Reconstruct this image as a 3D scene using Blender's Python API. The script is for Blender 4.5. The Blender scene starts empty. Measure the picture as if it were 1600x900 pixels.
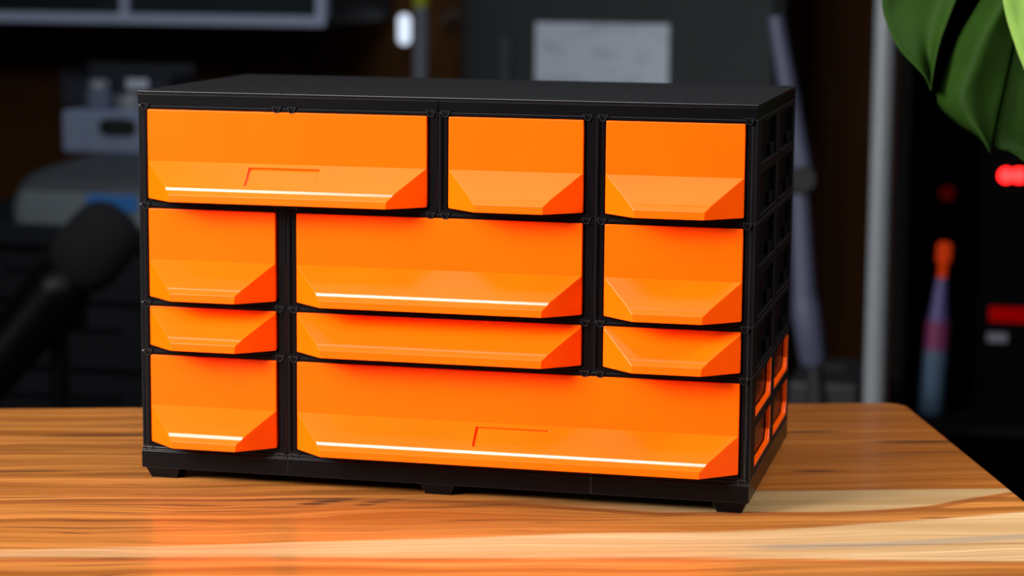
import bpy, bmesh, math, random
from mathutils import Vector, Matrix
random.seed(4)
sc = bpy.context.scene
COL = sc.collection

# ------------------------------------------------------------------ camera
F_PX = 3676.06
CAM = Vector((0.5748, -1.4214, 0.3483))
RIGHT = Vector((0.97428376, 0.22517121, 0.00831124))
UP = Vector((-0.04047083, 0.13858745, 0.98952293))
FWD = Vector((-0.22166024, 0.96441249, -0.14413637))
cd = bpy.data.cameras.new('camera'); cam = bpy.data.objects.new('camera', cd); COL.objects.link(cam)
cd.sensor_width = 36; cd.lens = 36 * F_PX / 1600; cd.clip_start = .05; cd.clip_end = 60
cam.matrix_world = Matrix.Translation(CAM) @ Matrix((RIGHT, UP, -FWD)).transposed().to_4x4()
cd.dof.use_dof = True; cd.dof.focus_distance = 1.44; cd.dof.aperture_fstop = 7.1
sc.camera = cam

# ------------------------------------------------------------------ world, lights, exposure
sc.view_settings.view_transform = 'Standard'; sc.view_settings.look = 'None'
sc.view_settings.gamma = 1; sc.view_settings.exposure = 0; sc.view_settings.use_curve_mapping = False
w = bpy.data.worlds.new('world'); sc.world = w; w.use_nodes = True
bg = w.node_tree.nodes['Background']; bg.inputs[0].default_value = (.62, .74, 1, 1); bg.inputs[1].default_value = .06

def area(name, loc, target, sx, sy, power, color=(1, 1, 1), spread=180):
    l = bpy.data.lights.new(name, 'AREA'); l.shape = 'RECTANGLE'; l.size = sx; l.size_y = sy
    l.energy = power; l.color = color; l.spread = math.radians(spread)
    o = bpy.data.objects.new(name, l); COL.objects.link(o); o.location = loc
    o.rotation_euler = (Vector(target) - Vector(loc)).to_track_quat('-Z', 'Y').to_euler()
    return o
KEY_C = Vector((-.36, -.80, 1.12))
area('key_softbox', KEY_C, (.02, 0, .10), 1.20, .34, 15, (.95, .97, 1))
area('window_light', (-1.10, -1.22, .95), (.18, -.02, .06), .80, .70, 18, (1, .98, .97), 70)
area('right_fill_light', (1.22, .02, 1.05), (.60, .12, 0), .45, .45, 4.5, (.97, .98, 1), 80)  # unseen fill, added to brighten the table right of the cabinet
area('overhead_light', (.10, .10, 1.32), (.10, .05, 0), .9, .74, 7.5, (1, .97, .92))
area('back_room_light', (-.1, 1.2, 1.75), (-.2, 2.6, .1), .8, .5, 6, (.60, .76, 1))

# ------------------------------------------------------------------ helpers
def at(x, y, Y):
    d = FWD + RIGHT * ((x - 800) / F_PX) - UP * ((y - 450) / F_PX)
    return CAM + d * ((Y - CAM.y) / d.y)

class NT:
    """small node-tree writer"""
    def __init__(s, name):
        s.m = bpy.data.materials.new(name); s.m.use_nodes = True
        s.t = s.m.node_tree; s.n = s.t.nodes; s.b = s.n['Principled BSDF']
    def new(s, typ, **kw):
        n = s.n.new(typ)
        for k, v in kw.items(): setattr(n, k, v)
        return n
    def put(s, sock, v):
        if hasattr(v, 'is_output') or isinstance(v, bpy.types.NodeSocket): s.t.links.new(v, sock)
        else: sock.default_value = v
    def math(s, op, a, b=0.0, c=None, clamp=False):
        n = s.new('ShaderNodeMath', operation=op); n.use_clamp = clamp
        s.put(n.inputs[0], a); s.put(n.inputs[1], b)
        if c is not None: s.put(n.inputs[2], c)
        return n.outputs[0]
    def step(s, x, lo, hi):
        n = s.new('ShaderNodeMapRange', interpolation_type='SMOOTHSTEP')
        s.put(n.inputs[0], x); n.inputs[1].default_value = lo; n.inputs[2].default_value = hi
        n.inputs[3].default_value = 0; n.inputs[4].default_value = 1
        return n.outputs[0]
    def mix(s, f, a, b):
        n = s.new('ShaderNodeMix', data_type='RGBA')
        s.put(n.inputs[0], f)
        for i, v in ((6, a), (7, b)):
            if isinstance(v, tuple) and len(v) == 3: v = (*v, 1)
            s.put(n.inputs[i], v)
        return n.outputs[2]
    def coords(s, scale=(1, 1, 1), vec=None, rot=(0, 0, 0), loc=(0, 0, 0)):
        if vec is None: vec = s.new('ShaderNodeTexCoord').outputs['Object']
        mp = s.new('ShaderNodeMapping'); s.t.links.new(vec, mp.inputs[0])
        mp.inputs[1].default_value = loc; mp.inputs[2].default_value = rot; mp.inputs[3].default_value = scale
        return mp.outputs[0]
    def noise(s, vec, scale, detail=3, dist=0.0, rough=.5):
        n = s.new('ShaderNodeTexNoise'); s.t.links.new(vec, n.inputs['Vector'])
        n.inputs['Scale'].default_value = scale; n.inputs['Detail'].default_value = detail
        n.inputs['Distortion'].default_value = dist; n.inputs['Roughness'].default_value = rough
        return n.outputs[0]
    def bump(s, h, strength, dist=.001):
        n = s.new('ShaderNodeBump'); s.put(n.inputs['Height'], h)
        n.inputs['Strength'].default_value = strength; n.inputs['Distance'].default_value = dist
        s.t.links.new(n.outputs[0], s.b.inputs['Normal'])

def mat(name, color, rough=.5, metal=0, var=.12, nscale=60, stretch=(1, 1, 1), bump=.0, spec=.5, **kw):
    t = NT(name); b = t.b
    v = t.coords(stretch); n = t.noise(v, nscale)
    c = tuple(color)
    lo = tuple(max(0, x * (1 - var)) for x in c); hi = tuple(x * (1 + var) for x in c)
    t.put(b.inputs['Base Color'], t.mix(n, lo, hi))
    b.inputs['Roughness'].default_value = rough; b.inputs['Metallic'].default_value = metal
    b.inputs['Specular IOR Level'].default_value = spec
    if bump: t.bump(n, bump, .0006)
    for k, val in kw.items():
        b.inputs[k.replace('_', ' ')].default_value = val
    return t.m

def glow(name, color, strength):
    m = bpy.data.materials.new(name); m.use_nodes = True
    b = m.node_tree.nodes['Principled BSDF']
    b.inputs['Base Color'].default_value = (*[c * .3 for c in color], 1); b.inputs['Roughness'].default_value = .9; b.inputs['Specular IOR Level'].default_value = 0.0
    b.inputs['Emission Color'].default_value = (*color, 1); b.inputs['Emission Strength'].default_value = strength
    return m

class MB:
    def __init__(s): s.b = bmesh.new()
    def face(s, vs, mi=0):
        f = s.b.faces.new([v if isinstance(v, bmesh.types.BMVert) else s.b.verts.new(v) for v in vs]); f.material_index = mi
        return f
    def box(s, x0, x1, y0, y1, z0, z1, rot=None, mi=0):
        P = [Vector((x, y, z)) for x in (x0, x1) for y in (y0, y1) for z in (z0, z1)]
        if rot: P = [rot @ p for p in P]
        v = [s.b.verts.new(p) for p in P]
        for q in ((0, 1, 3, 2), (4, 6, 7, 5), (0, 4, 5, 1), (2, 3, 7, 6), (0, 2, 6, 4), (1, 5, 7, 3)):
            s.face([v[i] for i in q], mi)
        return s
    def loops(s, rings, cap0=True, cap1=True, mi=0):
        R = [[s.b.verts.new(p) for p in r] for r in rings]
        for a, c in zip(R, R[1:]):
            n = len(a)
            for i in range(n): s.face([a[i], a[(i + 1) % n], c[(i + 1) % n], c[i]], mi)
        if cap0: s.face(R[0][::-1], mi)
        if cap1: s.face(R[-1], mi)
        return s
    def tube(s, pts, rad, n=16, mi=0):
        pts = [Vector(p) for p in pts]
        if not hasattr(rad, '__len__'): rad = [rad] * len(pts)
        rings = []
        for i, p in enumerate(pts):
            d = (pts[min(i + 1, len(pts) - 1)] - pts[max(i - 1, 0)]).normalized()
            a = d.orthogonal().normalized() if i == 0 else (a - d * a.dot(d)).normalized()
            c = d.cross(a)
            rings.append([p + (a * math.cos(2 * math.pi * k / n) + c * math.sin(2 * math.pi * k / n)) * rad[i] for k in range(n)])
        return s.loops(rings, mi=mi)
    def lathe(s, c, prof, n=32, axis=Vector((0, 0, 1)), mi=0):
        """prof: (radius, height) pairs along axis from c"""
        axis = Vector(axis).normalized(); a = axis.orthogonal().normalized(); b_ = axis.cross(a); c = Vector(c)
        return s.loops([[c + axis * h + (a * math.cos(2 * math.pi * k / n) + b_ * math.sin(2 * math.pi * k / n)) * max(r, 1e-5) for k in range(n)] for r, h in prof], mi=mi)
    def build(s, name, m, parent=None, bevel=0, seg=2, smooth=False, angle=30, sub=0, bmat=-1):
        bmesh.ops.recalc_face_normals(s.b, faces=s.b.faces)
        me = bpy.data.meshes.new(name); s.b.to_mesh(me); s.b.free()
        o = bpy.data.objects.new(name, me); COL.objects.link(o)
        for x in (m if isinstance(m, (list, tuple)) else [m]): me.materials.append(x)
        if smooth:
            me.shade_smooth()
            e = me.attributes.new('sharp_edge', 'BOOLEAN', 'EDGE') if 'sharp_edge' not in me.attributes else me.attributes['sharp_edge']
            bm = bmesh.new(); bm.from_mesh(me); bm.edges.ensure_lookup_table()
            sh = [(len(ed.link_faces) != 2 or ed.calc_face_angle(0) > math.radians(40)) for ed in bm.edges]
            bm.free()
            me.attributes['sharp_edge'].data.foreach_set('value', sh)
        if bevel:
            bv = o.modifiers.new('bevel', 'BEVEL'); bv.width = bevel; bv.segments = seg
            bv.limit_method = 'ANGLE'; bv.angle_limit = math.radians(angle); bv.harden_normals = False; bv.material = bmat
        if sub:
            sd = o.modifiers.new('sub', 'SUBSURF'); sd.levels = sd.render_levels = sub
        if parent:
            o.parent = parent; o.matrix_parent_inverse = Matrix.Translation(-Vector(parent.location))
        return o

def thing(name, label, cat, loc, group=None):
    o = bpy.data.objects.new(name, None); COL.objects.link(o); o.location = loc; o.empty_display_size = .05
    o['label'] = label; o['category'] = cat
    if group: o['group'] = group
    return o
def tag(o, label, cat, group=None):
    o['label'] = label; o['category'] = cat
    if group: o['group'] = group
    return o
def struct(o): o['kind'] = 'structure'; return o

# ------------------------------------------------------------------ materials
def orange_plastic(name, rough, lines=.35):
    t = NT(name); b = t.b
    v = t.coords((3, 3, 240)); n = t.noise(v, 4, 2)
    big = t.noise(t.coords((1, 1, 1)), 14, 2)
    t.put(b.inputs['Base Color'], t.mix(big, (.97, .082, .0), (1.0, .100, .0005)))
    t.put(b.inputs['Roughness'], t.math('MULTIPLY_ADD', n, .10, rough - .05))
    b.inputs['Specular IOR Level'].default_value = .18
    t.bump(n, lines, .00012)
    return t.m
ORANGE = orange_plastic('orange_printed_plastic', .25, .15)
ORANGE_GLOSS = orange_plastic('orange_glossy_plastic', .15, .05)
ORANGE_GLOSS.node_tree.nodes['Principled BSDF'].inputs['Specular IOR Level'].default_value = 1.0
BLACK = mat('black_printed_plastic', (.0016, .0014, .0019), .30, spec=.14, nscale=90, stretch=(1, 1, 12), bump=.15)
BLACK_TOP = mat('black_matte_plastic_top', (.0036, .0036, .0042), .48, nscale=220, bump=.5, spec=.20)
BLACK_KEY = mat('black_glossy_plastic', (.012, .012, .014), .25, spec=.5)
BLACK_SIDE = mat('black_side_plastic', (.0022, .0020, .0026), .5, spec=.06)
DARK = mat('black_rubber', (.006, .006, .007), .7)
WHITE = mat('white_painted_metal', (.62, .66, .74), .4)
STEEL = mat('brushed_aluminium', (.55, .58, .62), .38, metal=.6, stretch=(1, 1, 20))
CHARCOAL = mat('charcoal_paint', (.012, .012, .013), .6)
WALLBROWN = mat('dark_stained_timber', (.10, .036, .006), .7, var=.45, nscale=5, stretch=(6, 6, .6), spec=.15)
FLOORM = mat('dark_carpet', (.005, .005, .0055), .95, nscale=150, bump=.4)
WALLDARK = mat('dark_wall_paint', (.02, .02, .022), .9)

def table_wood():
    t = NT('oiled_hardwood'); b = t.b
    tc = t.new('ShaderNodeTexCoord').outputs['Object']
    sep = t.new('ShaderNodeSeparateXYZ'); t.t.links.new(tc, sep.inputs[0])
    S, T = sep.outputs[0], sep.outputs[1]
    # slow wobble of the grain
    wob = t.noise(t.coords((2.2, 7, 1), tc), 1.6, 2)
    wob2 = t.noise(t.coords((9, 22, 1), tc, loc=(3, 1, 0)), 1.2, 2)
    # swirl near the knot
    kx = t.math('DIVIDE', t.math('SUBTRACT', S, .175), .16)
    ky = t.math('DIVIDE', t.math('SUBTRACT', T, -.105), .040)
    kr = t.math('SQRT', t.math('ADD', t.math('MULTIPLY', kx, kx), t.math('MULTIPLY', ky, ky)))
    kin = t.math('SUBTRACT', 1.0, t.step(kr, .25, 1.15))
    tw = t.math('ADD', T, t.math('ADD', t.math('MULTIPLY', t.math('SUBTRACT', wob, .5), .045), t.math('MULTIPLY', t.math('SUBTRACT', wob2, .5), .008)))
    tw = t.math('ADD', tw, t.math('MULTIPLY', kin, t.math('MULTIPLY', t.math('SUBTRACT', kr, .6), .03)))
    comb = t.new('ShaderNodeCombineXYZ')
    t.put(comb.inputs[0], t.math('MULTIPLY', S, 1.3)); t.put(comb.inputs[1], t.math('MULTIPLY', tw, 60))
    g1 = t.noise(comb.outputs[0], 1.0, 4, rough=.55)
    comb2 = t.new('ShaderNodeCombineXYZ')
    t.put(comb2.inputs[0], t.math('MULTIPLY', S, 5)); t.put(comb2.inputs[1], t.math('MULTIPLY', tw, 420))
    g2 = t.noise(comb2.outputs[0], 1.0, 3)
    comb3 = t.new('ShaderNodeCombineXYZ')
    t.put(comb3.inputs[0], t.math('MULTIPLY', S, 2.0)); t.put(comb3.inputs[1], t.math('MULTIPLY', tw, 130))
    g3 = t.noise(comb3.outputs[0], 1.0, 1)
    base = t.mix(t.step(g1, .32, .70), (.205, .070, .012), (.460, .185, .042))
    base = t.mix(t.math('MULTIPLY', t.step(g1, .60, .80), .6), base, (.52, .27, .085))
    base = t.mix(t.math('MULTIPLY', kin, .35), base, (.34, .085, .012))
    base = t.mix(t.math('MULTIPLY', t.step(g2, .45, .70), .4), base, (.12, .038, .009))
    # thin dark growth lines
    ln = t.math('SUBTRACT', 1.0, t.step(t.math('ABSOLUTE', t.math('SUBTRACT', g3, .5)), .0, .016))
    base = t.mix(t.math('MULTIPLY', ln, .75), base, (.085, .026, .010))
    def curve(pts):
        n = t.new('ShaderNodeFloatCurve')
        t.put(n.inputs[1], t.math('MULTIPLY_ADD', S, .5, .5)); n.inputs[0].default_value = 1
        c = n.mapping.curves[0]
        P = [(.5 + .5 * s, .5 + tt) for s, tt in pts]
        P = [(0, P[0][1])] + P + [(1, P[-1][1])]
        c.points[0].location = P[0]; c.points[1].location = P[-1]
        for q in P[1:-1]: c.points.new(*q)
        for q in c.points: q.handle_type = 'AUTO'
        n.mapping.update()
        return t.math('SUBTRACT', n.outputs[0], .5)
    jit = t.math('MULTIPLY', t.math('SUBTRACT', wob2, .5), .006)
    Tj = t.math('ADD', T, jit)
    def between(top, bot, soft=.004):
        a = t.step(t.math('SUBTRACT', curve(top) if isinstance(top, list) else top, Tj), -soft, soft)
        c = t.step(t.math('SUBTRACT', Tj, curve(bot) if isinstance(bot, list) else bot), -soft, soft)
        return t.math('MULTIPLY', a, c)
    def darkline(c, wd, amt, col, rng=None):
        nonlocal base
        m = t.math('SUBTRACT', 1.0, t.step(t.math('ABSOLUTE', t.math('SUBTRACT', Tj, curve(c))), wd * .3, wd))
        if rng: m = t.math('MULTIPLY', m, t.math('MULTIPLY', t.step(S, rng[0], rng[0] + .03), t.math('SUBTRACT', 1.0, t.step(S, rng[1] - .03, rng[1]))))
        base = t.mix(t.math('MULTIPLY', m, amt), base, col)
    pale = t.mix(t.step(g1, .3, .75), (.38, .24, .10), (.58, .42, .24))
    pale = t.mix(t.math('MULTIPLY', t.step(g2, .42, .62), .7), pale, (.33, .20, .10))
    hib = [(-.1, -.062), (.18, -.070), (.227, -.078), (.27, -.092), (.33, -.110), (.391, -.113), (.435, -.114), (.477, -.107), (.524, -.087), (.559, -.067), (.60, -.05)]
    hi = t.math('MULTIPLY', between(-.055, hib, .0018), t.step(S, .20, .38))
    darkline([(a, b_ - .005) for a, b_ in hib], .006, .7, (.19, .055, .016))
    base = t.mix(hi, base, t.mix(.55, pale, (.22, .145, .06)))
    lo = between([(-.4, -.188), (-.067, -.186), (.017, -.181), (.102, -.177), (.193, -.170), (.269, -.163), (.366, -.160), (.469, -.142), (.556, -.119), (.65, -.09)],
                 [(-.4, -.198), (-.065, -.204), (.103, -.211), (.227, -.217), (.375, -.223), (.465, -.233), (.60, -.240)], .004)
    fade = t.math('ADD', .62, t.math('MULTIPLY', t.step(S, 0.05, .16), .38))
    base = t.mix(t.math('MULTIPLY', lo, fade), base, pale)
    darkline([(.3, -.198), (.418, -.197), (.477, -.190), (.538, -.180), (.62, -.165)], .010, .75, (.26, .205, .15), (.36, 1.2))
    darkline([(-.4, -.213), (-.065, -.211), (.103, -.218), (.227, -.224), (.375, -.231), (.465, -.241), (.60, -.248)], .005, .5, (.30, .075, .02))
    # plank joints
    for tj in (-.055, .155, -.1965):
        m = t.math('SUBTRACT', 1.0, t.step(t.math('ABSOLUTE', t.math('SUBTRACT', T, tj)), .0002, .0012))
        if tj < -.1: m = t.math('MULTIPLY', m, t.step(S, .30, .42))
        base = t.mix(t.math('MULTIPLY', m, .5), base, (.10, .04, .015))
    # plank tone: middle plank redder and darker
    mid = t.math('MULTIPLY', t.step(T, -.056, -.0545), t.step(S, .15, .45))
    base = t.mix(t.math('MULTIPLY', mid, .45), base, (.30, .088, .014))
    # dark mineral streaks and knots
    for (s0, t0, a, c, amt) in ((.112, -.080, .012, .004, .95), (.122, -.074, .012, .004, .95), (.131, -.069, .010, .003, .8), (.145, -.083, .008, .003, .8), (.152, -.076, .010, .003, .85), (.162, -.070, .012, .0025, .8), (.09, -.088, .03, .0022, .6), (.05, -.098, .04, .0020, .6), (.19, -.092, .035, .0022, .5), (-.02, -.062, .07, .0016, .7), (-.09, -.055, .06, .0016, .7), (-.085, .020, .050, .0045, .7), (-.035, .135, .060, .007, .75),
                                (.470, .128, .030, .006, .75), (.545, .092, .052, .0075, .85), (.449, .001, .020, .0042, .8), (.496, -.133, .012, .003, .5),
                                (.10, -.067, .06, .003, .7), (-.13, -.105, .03, .003, .5), (-.105, .085, .07, .006, .4), (.49, .045, .09, .004, .35), (-.01, .01, .04, .003, .4), (.22, -.088, .03, .003, .6), (.545, .055, .06, .004, .5)):
        dx = t.math('DIVIDE', t.math('SUBTRACT', S, s0), a); dy = t.math('DIVIDE', t.math('SUBTRACT', Tj, t0), c)
        r = t.math('SQRT', t.math('ADD', t.math('MULTIPLY', dx, dx), t.math('MULTIPLY', dy, dy)))
        m = t.math('MULTIPLY', t.math('SUBTRACT', 1.0, t.step(r, .35, 1.2)), amt)
        base = t.mix(m, base, (.060, .024, .012))
    mul = t.new('ShaderNodeMix', data_type='RGBA', blend_type='MULTIPLY'); mul.inputs[0].default_value = 1
    t.put(mul.inputs[6], base); mul.inputs[7].default_value = (.90, .83, .76, 1)
    t.put(b.inputs['Base Color'], mul.outputs[2])
    t.put(b.inputs['Roughness'], t.math('MULTIPLY_ADD', g2, .12, .30))
    b.inputs['Coat Weight'].default_value = .15; b.inputs['Coat IOR'].default_value = 1.4; b.inputs['Specular IOR Level'].default_value = .14; b.inputs['Coat Roughness'].default_value = .12
    t.bump(g2, .12, .0004)
    return t.m
TABLE = table_wood()

# ------------------------------------------------------------------ room shell
FZ = -.75
struct(MB().box(-3.2, 3.0, -2.4, 3.10, FZ - .05, FZ).build('floor', FLOORM))
struct(MB().box(-3.2, 3.0, 3.0, 3.10, FZ, 1.95).build('wall_back', WALLBROWN))
struct(MB().box(-3.3, -3.2, -2.4, 3.10, FZ, 1.95).build('wall_left', WALLDARK))
struct(MB().box(3.0, 3.1, -2.4, 3.10, FZ, 1.95).build('wall_right', WALLDARK))
struct(MB().box(-3.3, 3.1, -2.4, 3.10, 1.95, 2.0).build('ceiling', WALLDARK))

# ------------------------------------------------------------------ table
TA = math.radians(17.3)
tb = thing('wooden_table', 'glossy orange-brown hardwood table carrying the orange drawer cabinet', 'table', (0, 0, FZ))
top_bm = MB()
# outline in table coordinates (s along the back edge, t across), rounded far right corner
sx1, ty1, sx0, ty0, rc = .566, .238, -1.05, -.60, .018
out = [(sx0, ty0), (sx1, ty0)] + [(sx1 - rc + rc * math.cos(a), ty1 - rc + rc * math.sin(a)) for a in [i * math.pi / 16 for i in range(9)]] + [(sx0, ty1)]
top_bm.loops([[(x, y, -.034) for x, y in out], [(x, y, 0) for x, y in out]])
tt = top_bm.build('tabletop', TABLE, None, bevel=.003, seg=3)
tt.rotation_euler = (0, 0, TA); tt.parent = tb; tt.matrix_parent_inverse = Matrix.Translation((0, 0, -FZ))
LEGW = mat('dark_wood_leg', (.10, .035, .012), .4, stretch=(8, 8, 1), nscale=20, var=.4)
for s_, t_ in ((sx0 + .08, ty0 + .08), (sx1 - .08, ty0 + .08), (sx0 + .08, ty1 - .08), (sx1 - .08, ty1 - .08)):
    x = s_ * math.cos(TA) - t_ * math.sin(TA); y = s_ * math.sin(TA) + t_ * math.cos(TA)
    h = MB()
    h.loops([[(x + a * r, y + b_ * r, z) for a, b_ in ((-1, -1), (1, -1), (1, 1), (-1, 1))] for r, z in ((.018, FZ), (.030, -.034))])
    h.build('leg', LEGW, tb, bevel=.004)

# ------------------------------------------------------------------ drawer cabinet
CW, D, U, ZB0 = .1, .2095, .032, .021
ZT = ZB0 + 7 * U                         # .245
cab = thing('drawer_cabinet', 'black modular desktop cabinet with eleven bright orange drawers on the wooden table', 'drawer cabinet', (.2, .1, 0))

def ringxz(x0, x1, z0, z1, i, y): return [(x0 + i, y, z0 + i), (x1 - i, y, z0 + i), (x1 - i, y, z1 - i), (x0 + i, y, z1 - i)]

def shell(x0, x1, z0, z1):
    a, b_ = x0 + (.0036 if x0 < .001 else .0002), x1 - (.0036 if x1 > .399 else .0002)
    z0 += .00015; z1 -= .00015
    g = MB()
    R = [ringxz(a, b_, z0, z1, 0, D - .001), ringxz(a, b_, z0, z1, 0, .0006), ringxz(a, b_, z0, z1, .0005, 0), ringxz(a, b_, z0, z1, .0021, 0),
         ringxz(a, b_, z0, z1, .0024, .0010)]
    y = .0010
    # inner rim reaches the drawer
    def rr(ix0, ix1, iz0, iz1, y): return [(ix0, y, iz0), (ix1, y, iz0), (ix1, y, iz1), (ix0, y, iz1)]
    R.append(rr(x0 + .0056, x1 - .0056, z0 + .0030, z1 - .0022, .0010))
    R.append(rr(x0 + .0059, x1 - .0059, z0 + .0033, z1 - .0025, .0018))
    R.append(rr(x0 + .0059, x1 - .0059, z0 + .0033, z1 - .0025, D - .004))
    g.loops(R)
    g.b.faces.ensure_lookup_table()
    for f in g.b.faces[4:8]: f.material_index = 1
    return g.build('module_shell', [BLACK, BLACK_KEY], cab)

def side_panel(xa, xb, z0, z1, orange):
    """lattice wall with one opening per grid cell"""
    g = MB(); n = round((z1 - z0) / U); e = .0001
    z0 += .0001; z1 -= .0001
    for y0, y1 in ((.0006, .0225), (.1055, .1215), (.2015, D)): g.box(xa, xb, y0, y1, z0, z1)
    for i in range(n + 1):
        zz = z0 + (z1 - z0) * i / n
        lo, hi_ = max(z0, zz - .0035), min(z1, zz + .0035)
        g.box(xa + e, xb - e, .01, D - .002, lo, hi_)
    p = g.build('side_panel', [BLACK_SIDE, BLACK_KEY], cab, bevel=.0005, seg=2, bmat=1)
    for i in range(n):
        za = z0 + (z1 - z0) * i / n
        for y0, y1 in ((.0225, .1055), (.1215, .2015)):
            # catch tongue hanging into each opening
            k = MB(); xm = (xa + xb) / 2
            if orange:
                s_ = .0026; c = .009
                P = [(y0, za + .0035), (y1, za + .0035), (y1, za + .0285), (y1 - s_, za + .0285), (y1 - s_, za + .0035 + c), (y1 - c, za + .0035 + s_), (y0, za + .0035 + s_)]
                k.loops([[(xb - .0030 if xb > .2 else xa + .0010, y, z) for y, z in P], [(xb - .0004 if xb > .2 else xa + .0030, y, z) for y, z in P]])
                q = k.build('side_rail', ORANGE, p, bevel=.0002); q['label'] = 'orange edge showing through the side opening'
            else:
                k.box(xa + .0005, xb - .0012, y1 - .026, y1 - .0075, za + .0035, za + .0115)
                k.box(xa + .0005, xb - .0006, y1 - .0075, y1 - .0058, za + .0035, za + .0245)
                k.build('side_catch', BLACK_SIDE, p, bevel=.0004)
    return p

ORANGES = []
def drawer(x0, x1, zrow, n, glossy, slot):
    fx0, fx1 = x0 + .0067, x1 - .0072
    zb = zrow + .0038; zt = zrow + n * U - (.0028 if n == 2 else .0027)
    Y = -.0006; zf = zb + (.0245 if n == 2 else .0242)
    g = MB()
    # front panel above and behind the handle, plus the tray behind it
    g.box(fx0, fx1, Y, .0022, zb, zt)
    bx0, bx1, bz0, bz1 = x0 + .0075, x1 - .0075, zb + .0006, zt - .004
    g.box(bx0, bx0 + .0015, .002, D - .012, bz0, bz1); g.box(bx1 - .0015, bx1, .002, D - .012, bz0, bz1)
    g.box(bx0, bx1, .002, D - .012, bz0, bz0 + .0015); g.box(bx0, bx1, D - .0135, D - .012, bz0, bz1)
    dr = g.build('drawer', ORANGE, cab, bevel=.0007, seg=3)
    # handle: scooped wedge with chamfered ends
    k = 1.13
    if glossy: prof = [(0, zf), (.0150, zb + .0092), (.01620, zb + .0072), (.0186, zb + .0046), (.0190, zb)]
    else:      prof = [(0, zf), (.0158, zb + .0084), (.0160, zb + .0078), (.0186, zb + .0050), (.0190, zb)]
    m = MB(); b = m.b
    L = [b.verts.new((fx0 + .0002 + p * k, Y - p, z)) for p, z in prof]
    Rr = [b.verts.new((fx1 - .0002 - p * k, Y - p, z)) for p, z in prof]
    bl, br = b.verts.new((fx0 + .0002, Y, zb)), b.verts.new((fx1 - .0002, Y, zb))
    for i in range(len(prof) - 1):
        if i == 0 and slot:
            a0, a1, c1, c0 = L[0].co.copy(), Rr[0].co.copy(), Rr[1].co.copy(), L[1].co.copy()
            def sl(xx, t_):      # point on the slope
                e0 = a0.lerp(c0, t_); return Vector((xx, e0.y, e0.z))
            xc = (fx0 + fx1) / 2; nrm = (a1 - a0).cross(c0 - a0).normalized(); nrm = nrm if nrm.y < 0 else -nrm
            q = [sl(xc - .0235, .16), sl(xc + .0235, .16), sl(xc + .0235, .86), sl(xc - .0235, .86)]
            qi = [v - nrm * .0016 for v in q]
            qv = [b.verts.new(v) for v in q]; ov = [L[0], Rr[0], Rr[1], L[1]]; iv = [b.verts.new(v) for v in qi]
            for j in range(4):
                m.face([ov[j], ov[(j + 1) % 4], qv[(j + 1) % 4], qv[j]]); m.face([qv[j], qv[(j + 1) % 4], iv[(j + 1) % 4], iv[j]])
            m.face(iv)
        else:
            m.face([L[i], L[i + 1], Rr[i + 1], Rr[i]], 1 if (glossy and i == 1) else 0)
    m.face([bl] + L[::-1]); m.face([br] + Rr)
    m.face([bl, br, Rr[-1], L[-1]]); m.face([bl, br, Rr[0], L[0]])
    m.build('handle', [ORANGE, ORANGE_GLOSS], dr, bevel=.00022, seg=1, angle=8)
    return dr

def dovetail(x, z, flip=False):
    g = MB(); wt, wb, h = .0031, .0014, .0020
    P = [(-wt, h), (wt, h), (wb, -h), (-wb, -h)]
    Q = [(-wt + .0008, h - .0004), (wt - .0008, h - .0004), (wb - .0003, -h + .0004), (-wb + .0003, -h + .0004)]
    g.loops([[(x + a, .0012, z + c) for a, c in P], [(x + a, -.0008, z + c) for a, c in P], [(x + a, -.0008, z + c) for a, c in Q], [(x + a, .0004, z + c) for a, c in Q]])
    return g.build('dovetail_key', BLACK_KEY, cab)

ROWS = [(5, 2, [(0, 2, 1, 1), (2, 1, 0, 0), (3, 1, 0, 0)]),
        (3, 2, [(0, 1, 0, 0), (1, 2, 1, 0), (3, 1, 0, 0)]),
        (2, 1, [(0, 1, 0, 0), (1, 2, 0, 0), (3, 1, 0, 0)]),
        (0, 2, [(0, 1, 1, 0), (1, 3, 1, 1)])]
keys = set()
for k0, n, mods in ROWS:
    z0 = ZB0 + k0 * U; z1 = z0 + n * U
    for c, wcol, gl, sl_ in mods:
        x0, x1 = c * CW, (c + wcol) * CW
        shell(x0, x1, z0, z1)
        drawer(x0, x1, z0, n, gl, sl_)
        for zz in (z0, z1):
            keys.add((round(x0 + .0048, 4), round(zz, 4))); keys.add((round(x1 - .0048, 4), round(zz, 4)))
        if c + wcol == 4: side_panel(.4 - .0035, .4, z0, z1, k0 == 0)
        if c == 0: side_panel(0, .0035, z0, z1, False)
keys.add((.0940, round(ZT, 4))); keys.add((.1040, round(ZT, 4)))
for x, z in sorted(keys): dovetail(x, z - .0012)

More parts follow.
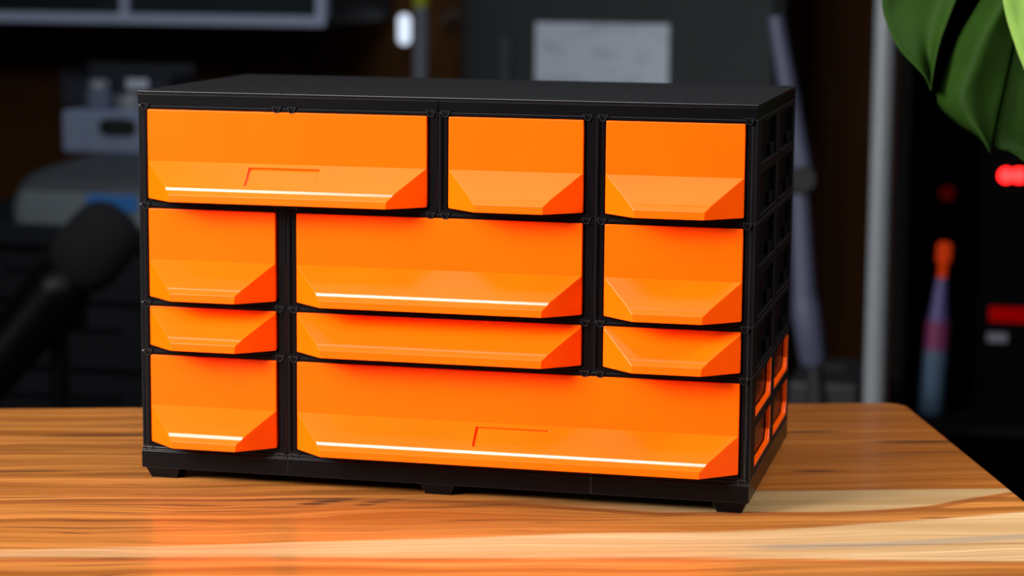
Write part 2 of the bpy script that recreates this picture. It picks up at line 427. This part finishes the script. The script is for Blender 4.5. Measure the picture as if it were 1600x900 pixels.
# header rail and top plate (two seams), base, feet
for x0, x1 in ((0, .2), (.2, .4)):
    MB().box(x0 + .0002, x1 - .0002, 0.0002, D, ZT + .0001, ZT + .0069).build('header_rail', BLACK, cab, bevel=.0003)
for x0, x1 in ((0, .0975), (.0975, .3), (.3, .4)):
    g = MB().box(x0 + (.0001 if x0 else -.0002), x1 + (.0002 if x1 > .39 else -.0001), -.0003, D + .0002, ZT + .0072, ZT + .0089)
    g.b.faces.ensure_lookup_table(); g.b.faces[5].material_index = 1
    g.build('top_plate', [BLACK, BLACK_TOP, BLACK_KEY], cab, bevel=.0003, seg=2, bmat=2)
for x0, x1 in ((0, .1), (.1, .3), (.3, .4)):
    g = MB(); a, b_ = x0 + .0002 * (x0 > 0), x1 - .0002 * (x1 < .4)
    g.loops([[(a, -.0016, .0072), (b_, -.0016, .0072), (b_, D, .0072), (a, D, .0072)],
             [(a, -.0016, .0185), (b_, -.0016, .0185), (b_, D, .0185), (a, D, .0185)],
             [(a, -.0002, .0190), (b_, -.0002, .0190), (b_, D, .0190), (a, D, .0190)],
             [(a, -.0002, .0209), (b_, -.0002, .0209), (b_, D, .0209), (a, D, .0209)]])
    g.build('base_rail', [BLACK, BLACK_KEY], cab, bevel=.0003, bmat=1)
for fy in (.0105, D - .0125):
    for xa, xb in ((.0022, .0255), (.1885, .2115), (.3765, .3985)):
        g = MB()
        g.loops([[(xa + .0032, fy - .0085, 0), (xb - .0032, fy - .0085, 0), (xb - .0032, fy + .0085, 0), (xa + .0032, fy + .0085, 0)],
                 [(xa, fy - .0110, .0073), (xb, fy - .0110, .0073), (xb, fy + .0110, .0073), (xa, fy + .0110, .0073)]])
        g.build('foot', [BLACK, BLACK_KEY], cab, bevel=.0004, bmat=1)

# ------------------------------------------------------------------ monstera plant (right)
def leaf_mat(name, c1, c2, trans):
    t = NT(name); b = t.b
    n = t.noise(t.coords((1, 1, 1)), 18, 3); f = t.noise(t.coords((60, 60, 6)), 4, 2)
    col = t.mix(n, c1, c2); col = t.mix(t.math('MULTIPLY', f, .35), col, tuple(x * 1.5 for x in c2))
    t.put(b.inputs['Base Color'], col); b.inputs['Roughness'].default_value = .6; b.inputs['Specular IOR Level'].default_value = .06
    tr = t.new('ShaderNodeBsdfTranslucent'); t.put(tr.inputs[0], col)
    ms = t.new('ShaderNodeMixShader'); ms.inputs[0].default_value = trans
    t.t.links.new(b.outputs[0], ms.inputs[1]); t.t.links.new(tr.outputs[0], ms.inputs[2])
    t.t.links.new(ms.outputs[0], t.n['Material Output'].inputs[0])
    return t.m
LEAFD = leaf_mat('leaf_green', (.005, .017, .002), (.019, .050, .005), .2)
LEAFL = leaf_mat('young_leaf_green', (.22, .38, .065), (.33, .54, .12), .3)
STEM = mat('leaf_stalk_green', (.10, .20, .05), .4)
PY = .34
pot_c = Vector((.98, .46, FZ))
plant = thing('monstera_plant', 'split-leaf houseplant with broad green leaves hanging in at top right', 'plant', pot_c)
def strip(edgeL, edgeR, bulge, fold, m, name='leaf_lobe', n=28):
    """leaf blade between two pixel-traced edges at real depth, cupped across and curved along, 0.5 mm thick"""
    def samp(P, u):
        u *= len(P) - 1; i = min(int(u), len(P) - 2); f = u - i
        p0, p1, p2, p3 = P[max(i - 1, 0)], P[i], P[i + 1], P[min(i + 2, len(P) - 1)]
        r = []
        for k in range(2):
            a, b_, c, d = p0[k], p1[k], p2[k], p3[k]
            r.append(.5 * (2 * b_ + (c - a) * f + (2 * a - 5 * b_ + 4 * c - d) * f * f + (3 * b_ - a - 3 * c + d) * f ** 3))
        return r
    g = MB(); W = 10; V = []
    for i in range(n + 1):
        u = i / n; l, r = samp(edgeL, u), samp(edgeR, u); row = []
        for j in range(W + 1):
            v = j / W; x = l[0] * (1 - v) + r[0] * v; y = l[1] * (1 - v) + r[1] * v
            dep = PY + bulge * math.sin(math.pi * v) + fold * (u - .5) + .006 * math.sin(7 * v + 3 * u)
            row.append(g.b.verts.new(at(x, y, dep)))
        V.append(row)
    for i in range(n):
        for j in range(W): g.face([V[i][j], V[i + 1][j], V[i + 1][j + 1], V[i][j + 1]])
    o = g.build(name, m, plant)
    o.data.shade_smooth()
    s = o.modifiers.new('thickness', 'SOLIDIFY'); s.thickness = .0006
    return o
strip([(1640, -205), (1560, -200), (1450, -150), (1392, -60), (1378, 0), (1386, 40), (1404, 76), (1430, 104), (1446, 122), (1454, 142)],
      [(1640, -203), (1600, -165), (1560, -115), (1520, -60), (1494, 0), (1482, 30), (1471, 60), (1463, 90), (1458, 118), (1454.5, 142)], .022, -.05, LEAFD)
strip([(1640, -200), (1612, -150), (1588, -100), (1560, -50), (1526, 10), (1497, 60), (1478, 110), (1463, 156), (1492, 192), (1528, 215), (1546, 238)],
      [(1642, -200), (1650, -150), (1648, -100), (1640, -50), (1606, 10), (1588, 50), (1577, 95), (1568, 135), (1558, 180), (1551, 215), (1547, 238)], -.018, -.05, LEAFD)
strip([(1642, -200), (1660, -150), (1660, -90), (1650, -30), (1612, 20), (1590, 60), (1579, 100), (1570, 140), (1560, 185), (1553, 228), (1580, 238), (1612, 262)],
      [(1644, -200), (1720, -160), (1755, -90), (1760, -30), (1740, 20), (1720, 60), (1700, 100), (1690, 140), (1675, 185), (1660, 225), (1640, 250), (1613, 262)], .02, -.04, LEAFD)
PY = .27
strip([(1640, -210), (1592, -180), (1566, -120), (1560, -60), (1567, 0), (1573, 30), (1584, 65), (1596, 98), (1612, 130), (1640, 160)],
      [(1642, -210), (1675, -180), (1692, -120), (1700, -60), (1705, 0), (1708, 30), (1706, 65), (1700, 98), (1680, 130), (1641, 160)], .02, .03, LEAFL, 'young_leaf')
PY = .34
def smooth_path(P, R, k=8):
    P = [Vector(p) for p in P]; pts, rad = [], []
    for i in range(len(P) - 1):
        p0, p1, p2, p3 = P[max(i - 1, 0)], P[i], P[i + 1], P[min(i + 2, len(P) - 1)]
        for j in range(k):
            f = j / k
            pts.append(.5 * (2 * p1 + (p2 - p0) * f + (2 * p0 - 5 * p1 + 4 * p2 - p3) * f * f + (3 * p1 - p0 - 3 * p2 + p3) * f ** 3))
            rad.append(R[i] * (1 - f) + R[i + 1] * f)
    return pts + [P[-1]], rad + [R[-1]]
g = MB()
j0 = at(1640, -205, .36)
g.tube(*smooth_path([pot_c + Vector((-.02, 0, .28)), pot_c + Vector((-.03, -.02, .75)), j0 + Vector((.10, 0, .02)), j0, at(1625, -120, .352), at(1600, -20, .345), at(1580, 60, .342)], [.012, .009, .006, .005, .003, .0018, .0006]), 10)
g.tube(*smooth_path([pot_c + Vector((.02, 0, .28)), pot_c + Vector((.03, -.04, .80)), at(1720, -260, .28), at(1641, -208, .255)], [.010, .008, .004, .003]), 10)
g.build('stalk', STEM, plant, smooth=True)
MB().lathe(pot_c, [(.10, 0), (.105, .01), (.14, .27), (.15, .275), (.15, .30), (.138, .30), (.132, .26)], 40).build('pot', mat('terracotta_pot', (.22, .10, .06), .8), plant, smooth=True)
MB().lathe(pot_c + Vector((0, 0, .262)), [(.125, 0), (.12, .02), (.04, .028), (.001, .028)], 30).build('soil', mat('potting_soil', (.02, .012, .008), .95, nscale=120, bump=.8), plant)

# ------------------------------------------------------------------ background: left workbench and what stands on it
DY = 1.75
dz = at(100, 352, DY).z                       # bench top height
xl, xr = at(-130, 350, DY).x, at(330, 350, DY).x
bench = thing('workbench', 'dark grey drawer bench behind the table on the left', 'desk', ((xl + xr) / 2, DY + .3, FZ))
DESK = mat('slate_grey_laminate', (.010, .012, .015), .6, spec=.3)
MB().box(xl, xr, DY - .02, DY + .62, dz - .03, dz).build('worktop', DESK, bench, bevel=.003)
g = MB().box(xl + .01, xr - .01, DY + .02, DY + .60, FZ, dz - .03); g.build('carcass', CHARCOAL, bench)
zc = dz - .035
DRW = mat('dark_slate_drawer_front', (.009, .010, .013), .6, spec=.3)
for h in (.085, .10, .13, .17, .17):
    f = MB().box(xl + .02, xr - .02, DY, DY + .019, zc - h + .008, zc).build('drawer', DRW, bench, bevel=.002)
    MB().box((xl + xr) / 2 - .09, (xl + xr) / 2 + .09, DY - .012, DY + .001, zc - .030, zc - .022).build('handle', DRW, f, bevel=.002)
    zc -= h
# rounded grey machine
mach = thing('benchtop_machine', 'wide rounded grey machine with a blue patch on the workbench', 'machine', (at(150, 350, DY).x, DY + .2, dz))
MG = mat('warm_grey_enamel', (.075, .082, .088), .5); MG2 = mat('pale_grey_front', (.19, .22, .23), .45)
x0, x1 = at(6, 345, DY).x, at(318, 345, DY).x
zt_ = at(100, 302, DY).z; zh = at(100, 238, DY + .18).z
def rrect(x0, x1, y0, y1, z, r, n=6):
    P = []
    for cx, cy, a0 in ((x1 - r, y1 - r, 0), (x0 + r, y1 - r, 90), (x0 + r, y0 + r, 180), (x1 - r, y0 + r, 270)):
        P += [(cx + r * math.cos(math.radians(a0 + 90 * i / n)), cy + r * math.sin(math.radians(a0 + 90 * i / n)), z) for i in range(n + 1)]
    return P
MB().loops([rrect(x0, x1, DY + .01, DY + .42, dz, .03), rrect(x0, x1, DY + .01, DY + .42, (dz + zt_) / 2, .03), rrect(x0 + .006, x1 - .006, DY + .014, DY + .42, zt_, .03)]).build('front_body', MG2, mach, smooth=True)
hood = []
for i in range(9):
    u = i / 8; a = u * math.pi / 2
    ins = .10 * (1 - math.cos(a)); hood.append(rrect(x0 + .006 + ins, x1 - .006 - ins, DY + .016 + .14 * (1 - math.cos(a)), DY + .42 - .03 * u, zt_ + (zh - zt_) * math.sin(a), .03))
MB().loops(hood).build('hood', MG, mach, smooth=True)
p0, p1 = at(134, 304, DY + .005), at(214, 333, DY + .005)
MB().box(p0.x, p1.x, DY + .006, DY + .014, p1.z, p0.z).build('blue_patch', mat('blue_label', (.03, .19, .55), .5), mach, bevel=.002)
# white box with a dark slot
bxY = DY + .17
a, b_ = at(96, 228, bxY), at(268, 176, bxY)
wb = thing('white_box', 'small white box with a dark oval opening on top of the grey machine', 'box', ((a.x + b_.x) / 2, bxY + .1, zh))
MB().box(a.x, b_.x, bxY, bxY + .19, zh, b_.z).build('body', mat('white_card', (.25, .30, .42), .5), wb, bevel=.006)
c = at(183, 199, bxY - .003); g = MB()
g.loops([[(c.x + .030 * math.copysign(abs(math.cos(t)) ** .6, math.cos(t)), y, c.z + .013 * math.copysign(abs(math.sin(t)) ** .6, math.sin(t))) for t in [k * math.pi / 12 for k in range(24)]] for y in (bxY + .002, bxY - .003)])
g.build('opening', DARK, wb)
# dark tray with a jar in front of it
tz = b_.z
a, c2 = at(98, 175, bxY + .08), at(286, 106, bxY + .08)
tr = thing('parts_tray', 'dark grey open tray above the white box', 'tray', ((a.x + c2.x) / 2, bxY + .14, tz))
g = MB(); X0, X1, Y0, Y1, Z1 = a.x, c2.x - .02, bxY + .075, bxY + .185, c2.z
g.box(X0, X1, Y0, Y1, tz, tz + .004); g.box(X0, X1, Y0, Y0 + .004, tz, Z1 - .02); g.box(X0, X1, Y1 - .004, Y1, tz, Z1); g.box(X0, X0 + .004, Y0, Y1, tz, Z1 - .01); g.box(X1 - .004, X1, Y0, Y1, tz, Z1 - .01)
g.build('bin', mat('blue_grey_plastic', (.020, .023, .034), .45), tr, bevel=.002)
MB().box((X0 + X1) / 2 + .02, (X0 + X1) / 2 + .055, Y0 - .003, Y0, tz + .03, tz + .045).build('label_holder', WHITE, tr)
c = at(155, 178, bxY + .035)
jar = thing('glass_jar', 'shiny round jar with a pale lid on the white box', 'jar', (c.x, c.y, tz))
MB().lathe((c.x, c.y, tz), [(.018, 0), (.021, .003), (.021, .024), (.015, .031), (.015, .034)], 28).build('glass_body', mat('pale_glazed_glass', (.16, .19, .27), .08, spec=1.0), jar, smooth=True)
MB().lathe((c.x, c.y, tz + .033), [(.0165, 0), (.0165, .010), (.014, .012)], 28).build('lid', STEEL, jar, smooth=True)
c = at(205, 178, bxY + .035)
jl = thing('metal_tin', 'low shiny tin beside the jar on the white box', 'tin', (c.x, c.y, tz))
MB().lathe((c.x, c.y, tz), [(.024, 0), (.025, .002), (.025, .014), (.023, .016)], 28).build('tin_body', STEEL, jl, smooth=True)
MB().lathe((c.x, c.y, tz + .0155), [(.0255, 0), (.0255, .005), (.022, .007), (.004, .007), (.003, .011)], 28).build('lid', STEEL, jl, smooth=True)

# microphone on a stand, left, nearer than the bench
MY = 1.38
hd = at(163, 368, MY); tl = at(-20, 585, MY - .05)
ax = (hd - tl).normalized()
mic = thing('microphone', 'large black foam-headed microphone tilted on a stand at the left', 'microphone', at(92, 620, MY) * 1)
mic.location.z = FZ
FOAM = mat('black_foam', (.004, .004, .0045), .95, nscale=300, bump=.9)
MBODY = mat('black_mic_metal', (.002, .002, .0024), .4, spec=.2)
r = .047
MB().lathe(hd - ax * .035, [(r * .62, -.035), (r * .9, -.022), (r, -.004), (r, .03), (r * .94, .05), (r * .75, .064), (r * .42, .073), (.001, .076)], 32, ax).build('foam_windscreen', FOAM, mic, smooth=True)
L_ = (hd - tl).length
MB().lathe(tl, [(.001, -.06), (.024, -.06), (.034, -.03), (.037, .02), (.040, L_ - .10), (.043, L_ - .085), (.038, L_ - .075), (.028, L_ - .06)], 32, ax).build('body', MBODY, mic, smooth=True)
cr = at(112, 415, MY - .03)
MB().lathe(cr, [(.0105, 0), (.0105, .004), (.008, .006)], 20, Vector((.1, -1, .1))).build('side_button', mat('grey_button', (.16, .17, .2), .3), mic, smooth=True)
st = at(92, 520, MY)
g = MB(); g.tube([(st.x, st.y, FZ + .02), (st.x, st.y, at(92, 470, MY).z)], .012, 16); g.build('stand_pole', MBODY, mic, smooth=True)
g = MB(); g.tube([(st.x - .034, st.y, st.z + .02), (st.x + .034, st.y, st.z + .02)], .016, 16); g.build('pivot_clamp', MBODY, mic, smooth=True)
MB().lathe((st.x, st.y, FZ), [(.15, 0), (.15, .012), (.14, .018), (.02, .024), (.016, .04)], 40).build('stand_base', MBODY, mic, smooth=True)

# glass-fronted wall cabinet with a pale frame, top left
GY = 2.55
zb_ = at(250, 38, GY).z; xr_ = at(508, 20, GY).x; xl_ = at(-160, 20, GY).x; xm = at(193, 10, GY).x
gc = thing('glass_wall_cabinet', 'wall cabinet with pale metal frame and dark glass at top left', 'wall cabinet', ((xl_ + xr_) / 2, 3.0, zb_))
FR = mat('pale_lavender_frame', (.62, .68, .85), .4)
g = MB(); fw = .018; zt2 = zb_ + .55
g.box(xl_, xr_, GY, GY + .03, zb_, zb_ + fw); g.box(xl_, xr_, GY, GY + .03, zt2 - fw, zt2)
for x in (xl_, xr_ - fw): g.box(x, x + fw, GY + .0005, GY + .0305, zb_, zt2)
g.box(xm - fw / 2, xm + fw / 2 - .004, GY + .004, GY + .03, zb_, zt2)
g.build('frame', FR, gc, bevel=.0015)
MB().box(xl_ + .004, xr_ - .004, GY + .03, 3.0, zb_ + .002, zt2 - .002).build('carcass', mat('grey_cabinet_body', (.03, .034, .036), .6), gc)
GL = mat('smoked_glass', (.02, .028, .030), .08, spec=.8)
for a, b_ in ((xl_ + fw, xm - fw / 2), (xm + fw / 2, xr_ - fw)):
    MB().box(a, b_, GY + .012, GY + .017, zb_ + fw, zt2 - fw).build('glass_door', GL, gc)

# tall grey locker with a notice sheet
LY = 2.45
x0, x1 = at(716, 60, LY).x, at(1222, 60, LY).x
lk = thing('steel_locker', 'tall dark grey steel locker behind the cabinet carrying a white sheet', 'locker', ((x0 + x1) / 2, LY + .25, FZ))
LM = mat('dark_grey_enamel', (.034, .038, .038), .6, spec=.3, nscale=8)
MB().box(x0, x1, LY + .02, LY + .50, FZ, 1.3).build('body', LM, lk, bevel=.004)
d_ = MB().box(x0 + .012, x1 - .012, LY, LY + .02, FZ + .05, 1.28).build('door', LM, lk, bevel=.004)
c = at(790, 75, LY)
g = MB(); g.box(c.x - .012, c.x + .012, LY - .012, LY + .002, c.z - .07, c.z + .02); g.build('handle', mat('grey_latch', (.05, .058, .06), .6), d_, bevel=.004)
a, b_ = at(836, 128, LY), at(1046, 38, LY)
nt_ = NT('printed_sheet')
vv = nt_.coords((1, 1, 1)); n1 = nt_.noise(nt_.coords((9, 1, 22)), 2, 2)
nt_.put(nt_.b.inputs['Base Color'], nt_.mix(nt_.math('MULTIPLY', nt_.step(n1, .48, .7), .5), (.80, .86, .92), (.45, .50, .55)))
nt_.b.inputs['Roughness'].default_value = .8
sh = MB().box(a.x, b_.x, LY - .0012, LY - .0004, b_.z - .30, b_.z).build('notice_sheet', nt_.m)
tag(sh, 'white printed paper sheet stuck on the dark grey locker', 'paper sheet')
# pole leaning by the locker, with a yellow-green upper part
PYY = 2.2
px = at(657, 60, PYY)
bp = thing('broom_pole', 'upright grey pole with a yellow-green upper end beside the locker', 'pole', (px.x, PYY, FZ))
zy = at(657, 12, PYY).z
g = MB(); g.tube([(px.x, PYY, FZ + .035), (px.x, PYY, zy)], .0125, 20); g.build('shaft', mat('grey_pole_paint', (.16, .165, .19), .5), bp, smooth=True)
g = MB(); g.tube([(px.x, PYY, zy), (px.x, PYY, zy + .02), (px.x, PYY, zy + .30), (px.x, PYY, zy + .32)], [.0125, .0145, .0145, .008], 20); g.build('grip', mat('yellow_green_grip', (.35, .37, .02), .5), bp, smooth=True)
MB().box(px.x - .14, px.x + .14, PYY - .03, PYY + .03, FZ, FZ + .04).build('broom_head', CHARCOAL, bp, bevel=.006)
# glowing wall lamp
c = at(624, 46, 2.9)
lp = thing('wall_lamp', 'small glowing white capsule lamp left of the grey pole', 'lamp', (c.x, 2.97, c.z))
MB().lathe((c.x, 2.935, c.z - .018), [(.001, -.012), (.008, -.010), (.012, -.003), (.012, .037), (.008, .044), (.001, .046)], 24).build('bulb', glow('lamp_glow', (.74, .84, 1.0), 1.15), lp, smooth=True)
MB().lathe((c.x, 3.0, c.z), [(.012, 0), (.012, .03), (.008, .055)], 24, Vector((0, -1, 0))).build('holder', DARK, lp, smooth=True)
c = at(686, 31, 2.9)
kn = thing('door_knob', 'dim brass knob on the brown wall right of the grey pole', 'knob', (c.x, 3.0, c.z))
BR = mat('dull_brass', (.10, .055, .035), .55)
MB().lathe((c.x, 3.0, c.z), [(.018, 0), (.018, .004), (.006, .008), (.006, .02), (.013, .028), (.015, .036), (.009, .044), (.001, .046)], 28, Vector((0, -1, 0))).build('knob', BR, kn, smooth=True)

# white folding arm right of the cabinet
AY = 1.6
arm = thing('folding_arm_stand', 'pale white jointed arm standing behind the right side of the cabinet', 'stand', at(1290, 640, AY))
arm.location.z = FZ
ARM = mat('pale_blue_white_enamel', (.075, .08, .13), .45)
j1 = at(1256, 278, AY); top_ = at(1212, 25, AY); lo_ = at(1258, 470, AY); end_ = at(1273, 572, AY)
g = MB(); g.tube([top_, top_.lerp(j1, .5), j1], [.011, .013, .014], 20); g.build('upper_arm', ARM, arm, smooth=True)
g = MB(); g.tube([j1 + Vector((-.004, 0, -.02)), lo_], [.0125, .0165], 20); g.build('lower_arm', ARM, arm, smooth=True)
g = MB(); g.tube([lo_ + Vector((0, 0, .004)), lo_.lerp(end_, .15), end_.lerp(lo_, .1), end_], [.0175, .0195, .019, .012], 20); g.build('sleeve', ARM, arm, smooth=True)
g = MB(); g.tube([j1 + Vector((0, -.022, 0)), j1 + Vector((0, .022, 0))], .017, 24); g.build('elbow_joint', DARK, arm, smooth=True)
g = MB(); g.tube([end_ + Vector((0, 0, .004)), end_ + Vector((.004, 0, -.05)), Vector((end_.x + .005, end_.y, FZ + .03))], [.010, .015, .015], 20); g.build('post', DARK, arm, smooth=True)
MB().lathe((end_.x + .005, end_.y, FZ), [(.10, 0), (.10, .02), (.09, .03), (.02, .036)], 40).build('base', DARK, arm, smooth=True)
# low black case behind table edge
c = at(1290, 628, AY + .1)
cs = thing('black_case', 'low black case just behind the far edge of the table', 'case', (c.x, AY + .25, FZ))
MB().box(c.x - .055, c.x + .045, AY + .13, AY + .33, FZ, at(1290, 598, AY + .13).z).build('body', CHARCOAL, cs, bevel=.008)
MB().box(c.x - .025, c.x + .02, AY + .22, AY + .24, at(1290, 598, AY + .13).z, at(1290, 590, AY + .13).z).build('handle', DARK, cs, bevel=.003)

# metal column
cx = at(1373, 400, 1.35)
post = thing('metal_post', 'tall pale grey round metal post behind the right end of the table', 'post', (cx.x, 1.35, FZ))
g = MB(); g.tube([(cx.x, 1.35, FZ + .01), (cx.x, 1.35, 1.93)], .0138, 32); g.build('tube', mat('satin_grey_metal', (.18, .195, .21), .4, metal=.2), post, smooth=True)
MB().lathe((cx.x, 1.35, FZ), [(.05, 0), (.05, .008), (.02, .012)], 32).build('floor_flange', STEEL, post, smooth=True)
MB().lathe((cx.x, 1.35, 1.95), [(.05, 0), (.05, -.008), (.02, -.02)], 32).build('ceiling_flange', STEEL, post, smooth=True)

# dark equipment rack, right, with red lamps
RY = 1.9
x0, x1 = at(1392, 400, RY).x, at(1760, 400, RY).x
rk = thing('equipment_rack', 'black equipment rack with red lights in the dark at far right', 'rack', ((x0 + x1) / 2, RY + .3, FZ))
RKM = mat('black_rack_paint', (.002, .002, .002), .8, spec=.1)
g = MB(); g.box(x0, x1, RY + .50, RY + .52, FZ, 1.3); g.box(x0, x0 + .02, RY + .03, RY + .5, FZ, 1.3); g.box(x1 - .02, x1, RY, RY + .5, FZ, 1.3); g.box(x0, x1, RY, RY + .5, 1.28, 1.3)
g.build('housing', RKM, rk)
zs = at(1450, 668, RY).z
for z in (zs, zs + .75, zs - .3): MB().box(x0 + .02, x1 - .02, RY + .02, RY + .5, z - .012, z).build('shelf', RKM, rk)
xe = at(1528, 400, RY).x
for pa, pb in (((1528, 600), (1720, 240)),):
    za = zs; zb2 = at(1540, 236, RY).z
    un = MB().box(xe, x1 - .03, RY + .04, RY + .45, za, min(zb2, zs + .60)).build('control_unit', mat('black_unit_front', (.0015, .0015, .002), .9, spec=.03), rk, bevel=.004)
    for p in (1572, 1592):
        c = at(p, 275, RY + .03)
        MB().lathe((c.x, RY + .042, c.z), [(.0095, 0), (.0095, .006), (.005, .009), (.0005, .010)], 16, Vector((0, -1, 0))).build('indicator_lamp', glow('red_indicator_glow', (1, .012, .012), 9), un)
    c0, c1 = at(1545, 503, RY + .03), at(1690, 486, RY + .03)
    MB().box(c0.x, c1.x, RY + .034, RY + .041, c0.z, c1.z).build('light_bar', glow('dim_red_glow', (1, .0, .0), .03), un)
    c0, c1 = at(1542, 535, RY + .03), at(1574, 522, RY + .03)
    MB().box(c0.x, c1.x, RY + .034, RY + .041, c0.z, c1.z).build('badge_plate', mat('grey_plate', (.12, .11, .14), .5), un)
BY = RY + .10
xb = at(1455, 600, BY)
zb3 = zs
sp = thing('spray_bottle', 'blue bottle with purple-red label and orange top on a shelf of the dark rack', 'bottle', (xb.x, BY, zb3))
z1_, z2_, z3_, z4_, z5_ = [at(1462, p, BY).z for p in (545, 500, 455, 410, 378)]
tx = at(1470, 450, BY).x - xb.x; tilt = Vector((tx / (z3_ - zb3), 0, 1))
def bl(z): return Vector((xb.x, BY, zb3)) + tilt * (z - zb3)
g = MB(); g.tube([bl(zb3), bl(zb3 + .006), bl(z1_), bl(z2_ - .004)], [.016, .0195, .0190, .0175], 24); g.build('bottle_body', mat('slate_blue_plastic', (.075, .125, .19), .4), sp, smooth=True)
g = MB(); g.tube([bl(z1_), bl(z2_)], [.0195, .0185], 24); g.build('label_band', mat('purple_red_label', (.20, .035, .11), .4), sp, smooth=True)
g = MB(); g.tube([bl(z2_ - .003), bl(z3_ + .01), bl(z3_ + .02)], [.0155, .009, .008], 24); g.build('shoulder', mat('violet_plastic', (.10, .08, .22), .4), sp, smooth=True)
g = MB(); g.tube([bl(z3_ + .018), bl(z4_), bl(z4_ + .002), bl(z5_ - .004), bl(z5_)], [.006, .0062, .0105, .0105, .007], 20); g.build('nozzle', glow('orange_nozzle_emission', (1, .07, .01), .25), sp, smooth=True)  # nozzle is no lamp; emission added to make its orange look bright
c = at(1470, 322, RY + .3)
rl = MB(); rl.lathe((c.x, RY + .50, c.z), [(.012, 0), (.012, .01), (.006, .014)], 20, Vector((0, -1, 0))); rl.build('pilot_light', glow('faint_red_glow', (1, .02, .0), .03), rk)
